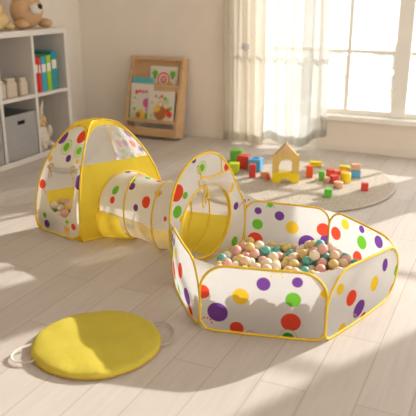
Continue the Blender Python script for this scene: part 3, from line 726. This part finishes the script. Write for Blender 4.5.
OPEN = smooth_closed([(-.122, .425), (-.122, .35), (-.112, .280), (-.088, .205), (-.054, .160), (.026, .137), (.075, .137), (.095, .147), (.122, .180), (.138, .222), (.150, .305), (.148, .38), (.142, .450), (.08, .445), (0, .435), (-.08, .425)], 5)
pa = MB().ring(OUT_A, OPEN, fA, 132, 7).build('window_panel', fabric('tent_dotted', (.90, .88, .83), dots=TDOT, trans=.5), tent)
MB().tube([fA(*p) for p in OUT_A], .0066, True, 8).build('edge_binding', M['gold'], pa)
def bands(m, f, Wd, z0, top, k, zc):
    for sg in (-1, 1):
        m.grid(lambda u, v: (lambda z: f(sg * Wd / 2 * (arch_in(z, top, k) * (1 - u) + tk(z) * u), z))(z0 + (zc - z0) * v), 4, 30)
    m.grid(lambda u, v: (lambda z: f((u - .5) * Wd * tk(z), z))(zc + (TH - .001 - zc) * v), 16, 8)
    return m
bands(MB(), fA, WA, .20, .692, .995, .692).build('roof_band', M['yellow_cloth'], tent)
nA = np.cross(np.array((*(TF - TL), 0.)), (0, 0, 1.)); nA /= np.linalg.norm(nA)
roll = [fA(-.125 + .275 * t, .430 + .022 * t - .018 * math.sin(PI * t)) + nA * .014 for t in np.linspace(0, 1, 14)]
MB().tube(roll, [.010 + .008 * math.sin(PI * t) for t in np.linspace(0, 1, 14)], False, 10).build('rolled_flap', fabric('flap_nylon', trans=.35), pa)
for t, c in ((.12, 0), (.86, 0)):
    p = fA(-.125 + .275 * t, .430 + .022 * t) + nA * .014
    tt = MB(); tt.tube([p + nA * .016 * math.cos(q) + np.array((0, 0, .022 * math.sin(q))) for q in np.linspace(0, 2 * PI, 12, endpoint=False)], .004, True, 6)
    tt.tube([p + nA * .018, p + nA * .022 + np.array((.012, 0, -.03)), p + nA * .022 + np.array((.02, 0, -.06))], .0035, False, 6)
    tt.build('tie_ribbon', M['yellow_dk'], pa)
def mesh_face(A, B, hole, nm, ZM=.475):
    f, Wd = face3(A, B)
    lower = outline(Wd, .005, ZM, .02)
    m = MB()
    if hole: m.ring(lower, hole, f, 120, 6)
    else: m.grid(lambda u, v: (lambda z: f((u - .5) * Wd * tk(z), z))(.006 + (ZM - .006) * v), 20, 20)
    zc = .694
    bands(m, f, Wd, ZM, zc, .90, zc)
    p = m.build('yellow_panel', M['yellow_cloth'], tent)
    MB().grid(lambda u, v: (lambda z: f((u - .5) * Wd * arch_in(z, zc, .90), z))(ZM + (zc - ZM) * (1 - (1 - v) ** 1.7)), 16, 20).build('mesh_window', nm, p)
    MB().tube([f(*q) for q in outline(Wd, .006, TH - .004, .02)], .0066, True, 8).build('edge_binding', M['gold'], p)
    return p
fB, WB = face3(TF, TR)
net = fabric('white_net', (.90, .89, .86), trans=.55, clear=.52)
HB = [(.022 + .200 * math.cos(t), .205 + .196 * math.sin(t)) for t in np.linspace(0, 2 * PI, 64, endpoint=False)]
pb = mesh_face(TF, TR, HB, net)
mesh_face(TB, TL, None, net, .24)
fC, WC = face3(TR, TB)
r_ = random.Random(4)
CD = []
for k in range(400):
    u, z, r = r_.uniform(-.28, .28), r_.uniform(.36, .69), r_.uniform(.018, .03)
    if all(math.hypot(u - a, z - b) > r + c + .014 for a, b, c, _ in CD): CD.append((u, z, r, r_.choice('RYPGR')))
pcn = MB().grid(lambda u, v: (lambda z: (fC((u - .5) * WC * tk(z), z), ((u - .5) * WC * tk(z), z)))(.008 + (TH - .012) * v), 24, 30).build('back_panel', fabric('tent_back_dotted', dots=CD, trans=.6), tent)
MB().tube([fC(*q) for q in outline(WC, .008, TH - .004, .02)], .0066, True, 8).build('edge_binding', M['gold'], pcn)
# yellow sleeve where the tunnel is sewn on
ax = np.array(AX[3][0]) - np.array(AX[2][0]); ax /= np.linalg.norm(ax)
def sleeve(u, v):      # yellow skirt under and beside the tunnel mouth, resting on the floor
    th = R_(95) + R_(110) * u; r0 = .204
    c = np.array(AX[3][0]); sdv = np.array((-.2, -.98, 0.)); e = math.sin(PI * u) ** .5
    p = c + ax * (.10 - .25 * v) + (r0 + .002 + .085 * e * (1 - v)) * (math.cos(th) * np.array((0, 0, 1.)) + math.sin(th) * sdv)
    p[2] = max(p[2], .005); return p
MB().grid(sleeve, 40, 8).build('tunnel_sleeve', M['yellow_cloth'], tent)
fv = [TL, TF, TR, TB]; fv = [TC + (p - TC) * .97 for p in fv]
MB().add([(*p, .005) for p in fv] + [(*p, .001) for p in fv], [(0, 1, 2, 3), (7, 6, 5, 4)] + [(k, k + 4, (k + 1) % 4 + 4, (k + 1) % 4) for k in range(4)], None, False).build('floor_sheet', M['yellow_cloth'], tent)

# ------------------------------------------------------------------ flat round carry bag
BC = np.array((-1.525, 2.10, 0)); BR = .282
bag = thing('carry_bag', 'flat round yellow carry bag lying on the floor in front', 'bag', tuple(BC))
def bagz(x, y, r):
    return .0035 * math.sin(9 * x + 3 * y) * math.sin(11 * y) + .002 * math.sin(23 * x - 17 * y) + .0015 * math.sin(40 * y + 31 * x)
V, F = [], []
prof = [(0, .036), (.2, .037), (.4, .037), (.6, .037), (.75, .036), (.85, .035), (.93, .033), (.975, .029), (1, .022), (1.0, .014), (.98, .005), (.94, .001), (.5, .001), (.01, .001)]
NS = 96; m = MB()
for j, (r, z) in enumerate(prof):
    for i in range(NS):
        t = 2 * PI * i / NS; rr = max(r, .004) * BR * (1 + .006 * math.sin(5 * t) + .004 * math.sin(13 * t)); x, y = rr * math.cos(t), rr * math.sin(t)
        dz = bagz(x, y, r) if j < 8 else 0
        if .7 < r < .99 and j < 9: dz += .002 * math.sin(38 * t) * (r - .7) / .3
        V.append((BC[0] + x, BC[1] + y, z + dz))
for j in range(len(prof) - 1):
    for i in range(NS): F.append((j * NS + i, (j + 1) * NS + i, (j + 1) * NS + (i + 1) % NS, j * NS + (i + 1) % NS))
m.add(V, F).build('bag_body', M['yellow_bag'], bag)
for z, k in ((.012, .998),):
    MB().tube([(BC[0] + k * BR * (1 + .006 * math.sin(5 * t) + .004 * math.sin(13 * t)) * math.cos(t), BC[1] + k * BR * (1 + .006 * math.sin(5 * t) + .004 * math.sin(13 * t)) * math.sin(t), z) for t in np.linspace(0, 2 * PI, 96, endpoint=False)], .0042, True, 6).build('piping', M['yellow_dk'], bag)
def strap_loop(pts, mat, name, label, w_=.011):
    P = smooth_open(pts, 8); m = MB(); n = len(P); V = []
    for i in range(n):
        t = P[min(n - 1, i + 1)] - P[max(0, i - 1)]; t = t / np.linalg.norm(t); sd_ = np.cross(t, (0, 0, 1.)); sd_ /= np.linalg.norm(sd_) + 1e-9
        wv = sd_ * w_ * .7 + np.array((0, 0, 1)) * w_ * .6; nn = np.cross(t, wv); nn = nn / np.linalg.norm(nn) * .0018
        for sg, s2 in ((-1, -1), (1, -1), (1, 1), (-1, 1)): V.append(P[i] + wv * sg + nn * s2)
    F = [(i * 4 + k, i * 4 + (k + 1) % 4, (i + 1) * 4 + (k + 1) % 4, (i + 1) * 4 + k) for i in range(n - 1) for k in range(4)]
    o = m.add(V, F, None, False).build(name, mat, bag); o['label'] = label
def fl_(x, y, z): return np.array((x, y, z))
PIT_BALLS = """
-1354,2943,38,C -1327,2887,38,c -1253,2733,38,b -1282,2797,38,b -1217,2655,94,b -1224,2674,38,b -1144,2501,38,b -1164,2575,38,b -1130,2522,136,b
-1214,2718,80,t -1129,2541,80,b -1167,2629,111,c -1315,2964,79,Y -1333,3005,38,b -1111,2505,213,b -1273,2873,105,B -1186,2680,139,b -1249,2825,78,k
-1168,2645,38,k -1283,2916,65,b -1095,2494,93,b -1327,3027,96,T -1254,2870,38,b -1120,2566,175,b -1124,2588,116,c -1204,2775,92,c -1164,2684,84,c
-1136,2622,163,c -1212,2799,38,c -1081,2499,161,b -1085,2515,38,b -1169,2721,38,c -1105,2576,38,b -1171,2734,119,c -1261,2942,114,K -1120,2626,70,b
-1319,3086,90,C -1113,2610,217,t -1327,3114,38,b -1301,3056,38,k -1278,3009,68,b -1257,2962,38,b -1130,2681,160,t -1222,2904,75,b -1195,2850,64,c
-1073,2565,138,b -1068,2555,79,c -1331,3175,38,b -1065,2547,194,b -1156,2778,52,b -1044,2515,118,b -1109,2673,105,y -1127,2731,79,b -1159,2816,98,k
-1227,2983,85,C -1070,2611,99,k -1277,3114,122,K -1067,2608,178,c -1089,2664,199,t -1083,2658,38,c -1258,3078,77,C -1291,3159,79,b -1235,3041,38,b
-1267,3122,38,y -1053,2606,38,y -1167,2887,101,B -1178,2920,38,b -1025,2554,38,b -1068,2656,143,k -1097,2729,130,b -1223,3039,105,Y -1299,3230,63,b
-1191,2978,38,c -1141,2858,38,c -1001,2516,77,y -1110,2783,108,k -1085,2724,38,k -1312,3282,38,b -998,2525,154,t -1270,3206,110,K -1325,3349,38,b
-1016,2575,179,b -1261,3191,38,c -1103,2799,38,t -1165,2953,85,Y -1057,2690,81,b -1009,2579,90,b -1230,3130,89,K -1177,3002,116,B -1022,2616,134,b
-1106,2840,83,t -979,2521,210,b -1020,2636,78,b -1203,3097,38,b -1125,2912,67,b -1045,2706,166,k -1271,3284,81,b -1170,3036,38,c -1063,2772,73,k
-1213,3156,38,b -1221,3175,126,Y -1290,3352,85,Y -1177,3071,85,C -989,2604,38,y -1128,2963,38,c -1242,3255,38,b -1016,2679,38,b -1016,2677,122,k
-1039,2737,115,k -960,2540,38,b -1006,2655,177,k -1222,3213,76,b -1264,3325,38,b -970,2573,134,b -1083,2878,38,c -948,2528,102,t -1132,3008,77,C
-1024,2737,44,c -1064,2836,126,b -1172,3119,119,K -1275,3393,38,k -1102,2966,106,B -1177,3169,86,T -951,2582,79,b -1049,2840,68,c -936,2541,172,b
-955,2597,187,b -1069,2906,88,b -1177,3204,38,y -1022,2796,38,b -1210,3289,81,c -1153,3145,38,c -1014,2772,157,b -1022,2799,105,y -960,2637,100,b
-1233,3363,71,B -1189,3245,115,C -1071,2938,38,k -988,2718,89,t -986,2710,168,y -961,2652,215,y -1115,3081,38,b -1177,3265,38,k -958,2678,56,k
-1084,3017,38,b -947,2648,157,b -1121,3121,82,K -1092,3054,86,Y -915,2572,223,b -1187,3324,38,y -894,2541,128,y -962,2734,38,k -908,2588,38,c
-1052,2979,76,b -1130,3191,116,T -1142,3233,75,y -1014,2887,108,c -1035,2943,120,B -967,2762,122,b -944,2701,126,b -1060,3018,120,C -972,2789,69,b
-1188,3385,38,b -1000,2871,38,b -1018,2924,61,y -1112,3182,59,k -909,2647,38,k -904,2626,115,b -877,2548,185,b -1083,3135,38,b -904,2627,196,k
-1142,3301,70,B -927,2694,189,c -976,2846,86,b -1052,3071,38,b -875,2579,87,b -1154,3359,79,Y -862,2548,38,b -1022,3014,38,b -1075,3159,101,C
-926,2741,84,k -905,2681,86,c -928,2748,165,b -1094,3235,38,b -864,2592,144,y -1005,2994,121,C -1045,3113,79,Y -1019,3050,86,C -1097,3271,92,T
-921,2782,38,b -898,2717,38,y -943,2841,136,y -978,2946,99,C -942,2851,38,c -878,2661,155,t -1093,3302,38,k -862,2635,73,c -969,2947,38,c
-1062,3214,84,K -953,2900,70,b -1116,3379,38,b -1046,3181,38,b -888,2716,134,y -842,2579,224,c -919,2821,84,b -1095,3336,86,Y -827,2556,112,c
-975,2997,70,k -993,3073,38,b -904,2805,162,K -820,2562,171,k -827,2602,38,b -870,2717,191,k -886,2773,115,c -837,2624,186,y -1002,3138,38,b
-1046,3266,61,C -987,3106,88,Y -847,2690,98,c -867,2763,59,b -823,2628,117,b -837,2681,38,c -1048,3304,107,Y -882,2831,38,b -1058,3364,49,t
-1001,3189,76,Y -918,2948,69,t -953,3058,78,k -885,2848,125,b -901,2901,102,b -931,2990,109,B -830,2674,219,b -897,2901,38,b -930,3020,38,k
-821,2678,150,b -1025,3316,38,b -1001,3245,97,T -996,3240,38,b -842,2753,149,b -788,2596,82,c -854,2814,88,c -786,2609,159,k -790,2614,222,c
-949,3119,132,B -1017,3351,89,B -920,3046,127,Y -858,2872,73,c -886,2952,126,B -955,3175,113,B -941,3140,68,y -955,3189,38,y -811,2721,189,b
-922,3090,38,t -792,2688,76,c -775,2641,38,c -824,2799,38,b -804,2739,38,b -879,2981,38,k -977,3290,64,c -812,2767,90,k -750,2581,38,c -1002,3382,38,c
-753,2573,198,b -889,3020,81,b -749,2575,126,k -778,2662,189,b -819,2806,136,c -908,3094,96,B -791,2723,124,c -765,2643,110,b -812,2784,191,B
-844,2911,117,b -947,3251,121,B -834,2917,38,k -933,3250,38,k -843,2957,81,b -919,3212,82,B -807,2860,38,k -867,3055,38,b -949,3314,112,C
-899,3147,151,Y -959,3357,73,b -811,2865,139,c -795,2823,84,b -850,3001,122,T -887,3142,38,b -891,3161,94,c -760,2710,218,T -932,3318,38,k
-757,2736,75,b -715,2596,83,t -766,2755,167,c -865,3099,136,T -718,2607,165,k -736,2676,150,t -893,3205,135,B -795,2890,88,b -832,3017,65,b
-734,2696,38,b -725,2643,213,t -909,3280,83,b -855,3104,71,b -762,2786,117,b -881,3202,38,k -911,3289,150,B -712,2642,45,t -720,2677,93,b
-757,2821,38,b -830,3062,105,B -793,2940,133,Y -788,2944,64,c -727,2731,126,b -911,3378,38,k -753,2822,164,C -871,3263,38,y -865,3235,91,b
-898,3345,105,y -873,3248,171,Y -676,2595,38,b -794,2990,102,c -752,2852,113,b -724,2768,38,b -825,3092,180,C -760,2897,38,t -844,3163,167,K
-688,2634,121,b -811,3079,38,y -713,2720,183,y -838,3182,73,c -875,3321,56,b -781,2997,38,b -823,3137,109,T -755,2897,150,C -860,3287,118,b
-684,2663,175,b -670,2614,207,b -715,2780,187,B -717,2807,84,c -809,3143,38,b -828,3205,127,b -687,2721,65,b -655,2597,153,b -830,3214,194,T
-743,2929,100,k -776,3043,128,K -771,3047,69,b -661,2672,38,k -678,2695,226,C -674,2704,121,y -819,3238,54,b -784,3101,138,K -796,3138,204,K
-779,3109,79,b -716,2880,75,b -646,2631,79,b -698,2811,140,k -682,2764,107,t -726,2949,38,k -695,2838,38,b -817,3258,152,c -738,2992,78,b
-787,3161,150,T -835,3360,38,b -826,3325,88,b -783,3185,95,b -809,3296,38,b -663,2768,38,k -664,2747,161,b -637,2661,137,t -741,3089,38,t
-793,3268,98,c -716,2976,131,K -771,3207,38,b -696,2905,135,b -629,2689,85,b -673,2856,110,b -635,2696,185,K -773,3227,179,B -658,2791,202,C
-687,2931,82,b -720,3055,102,B -742,3145,111,B -651,2814,74,c -702,3020,38,b -669,2893,38,k -734,3155,38,c -724,3099,143,Y -616,2724,38,k
-654,2840,169,k -734,3150,173,B -627,2760,85,b -743,3201,135,b -618,2721,134,c -754,3272,38,b -768,3321,73,c -743,3232,84,b -624,2744,218,B
-666,2965,38,b -676,2991,91,t -745,3262,137,B -702,3120,74,y -624,2810,127,b -678,3030,137,B -757,3369,38,c -653,2947,128,k -636,2890,141,b
-710,3213,38,k -607,2769,167,c -628,2882,81,b -600,2783,38,b -613,2842,38,b -665,3048,82,y -697,3180,86,k -666,3089,38,b -688,3149,136,B
-718,3304,104,T -612,2919,38,b -661,3099,112,k -708,3316,38,y -693,3236,117,K -696,3265,65,k -634,3023,38,b -665,3164,38,b -715,3358,79,B
-584,2831,89,t -613,2973,64,k -585,2830,167,b -619,3004,114,b -600,2931,104,b -580,2878,126,t -630,3126,69,b -642,3172,106,y -614,3064,122,c
-569,2894,70,b -641,3212,63,k -659,3315,70,y -642,3266,38,c -643,3261,97,T -589,3042,73,b -593,3091,38,c -567,3000,38,b -551,2942,38,b -600,3173,38,y
-552,2937,139,t -562,3019,121,c -577,3108,93,y -545,2972,89,b -586,3154,129,k -590,3199,90,b -590,3265,66,b -535,3072,38,y -526,3026,74,c
-562,3221,38,b -550,3155,68,b -539,3078,127,c -570,3247,120,b -522,3142,118,y -531,3215,88,k -504,3097,83,c -503,3136,38,k -504,3199,38,k
-494,3190,138,t -482,3168,84,t
"""
TENT_BALLS = """-2677,3225,35,Y -2508,3299,35,K -2547,3238,35,C -2601,3250,35,Y -2624,3337,35,G -2632,3213,65,Y -2650,3278,35,K -2493,3224,35,C -2576,3309,35,Y -2545,3281,72,C -2553,3364,35,Y -2599,3384,57,K -2568,3195,63,G -2614,3298,73,Y -2469,3267,61,C -2498,3341,69,Y -2560,3333,82,K -2559,3383,106,C -2516,3195,78,Y -2474,3300,105,B -2669,3248,86,C -2596,3243,94,Y -2526,3242,106,K -2516,3348,121,Y -2612,3355,102,C -2583,3292,118,Y -2558,3192,117,C -2473,3242,124,Y -2647,3295,118,K -2632,3210,120,G -2572,3341,140,Y -2574,3243,145,C -2520,3294,135,Y -2507,3196,137,K -2474,3282,162,C -2517,3247,163,Y -2684,3224,134,B -2633,3254,154,C -2625,3326,158,Y -2561,3292,172,K"""
strap_loop([fl_(-1.765, 1.955, .022), fl_(-1.792, 1.905, .022), fl_(-1.790, 1.850, .016), fl_(-1.745, 1.822, .013), fl_(-1.690, 1.842, .016), fl_(-1.672, 1.868, .022)], M['strap'], 'handle', 'cream webbing handle', .0055)
strap_loop([fl_(-1.372, 2.345, .022), fl_(-1.345, 2.385, .016), fl_(-1.285, 2.362, .012), fl_(-1.243, 2.285, .012), fl_(-1.240, 2.222, .013), fl_(-1.285, 2.190, .018)], M['greystrap'], 'handle', 'grey clear webbing handle', .0055)

# ------------------------------------------------------------------ balls
BCOL = dict(T=('teal', (112, 190, 182)), K=('pink', (238, 186, 174)), Y=('pale yellow', (236, 210, 138)), C=('cream', (246, 236, 212)), B=('tan', (240, 212, 184)), G=('green', (150, 190, 90)))
BR_ = .0288
def ball_mesh(key, sub):
    m = MB().ell((0, 0, 0), (BR_,) * 3, 22, 14).build('plastic_ball', ball_mat(BCOL[key][0].replace(' ', '_') + '_plastic', srgb(*BCOL[key][1])))
    me = m.data; bpy.data.objects.remove(m); return me
BM = {k: ball_mesh(k, 0) for k in BCOL}
NUM = ['first', 'second', 'third', 'fourth', 'fifth', 'sixth', 'seventh', 'eighth', 'ninth', 'tenth', 'eleventh', 'twelfth', 'thirteenth', 'fourteenth', 'fifteenth', 'sixteenth', 'seventeenth', 'eighteenth', 'nineteenth']
TENS = ['', '', 'twenty', 'thirty', 'forty', 'fifty', 'sixty', 'seventy', 'eighty', 'ninety']
def ordinal(n):
    if n <= 19: return NUM[n - 1]
    t, u = divmod(n, 10)
    return (TENS[t][:-1] + 'ieth') if u == 0 else TENS[t] + '-' + NUM[u - 1]
def parse(t):
    for w_ in t.split():
        x, y, z, c = w_.split(','); yield int(x) / 1000, int(y) / 1000, int(z) / 1000, c
def ball(x, y, z, c, label, group, k=1.0):
    o = bpy.data.objects.new('plastic_ball', BM[c]); COL.objects.link(o); o.location = (x, y, z); o.scale = (k, k, k)
    o.rotation_euler = (rnd.uniform(0, 6), rnd.uniform(0, 6), 0)
    tag(o, label, 'ball', group)
cnt = {}; low = MB()
for x, y, z, c in parse(PIT_BALLS):           # listed from left to right
    if c.isupper():
        cnt[c] = cnt.get(c, 0) + 1
        ball(x, y, z, c, '%s ball in the ball pit, %s %s one from the left' % (BCOL[c][0], ordinal(cnt[c]), BCOL[c][0]), 'balls in the ball pit')
    else: low.ell((x, y, z), (BR_,) * 3, 12, 8)
lo = low.build('plastic_ball_layer', BM['B'].materials[0], loc=(-.98, 3.0, 0))
tag(lo, 'lower layer of plastic balls buried under the visible heap in the pit', 'balls', kind='stuff')
cnt = {}
TBL = sorted(parse(TENT_BALLS), key=lambda b: b[0] * .906 + b[1] * .42)
for x, y, z, c in TBL:
    cnt[c] = cnt.get(c, 0) + 1
    ball(x, y, z, c, '%s ball behind the tent window, %s %s one from the left' % (BCOL[c][0], ordinal(cnt[c]), BCOL[c][0]), 'balls in the tent', .94)
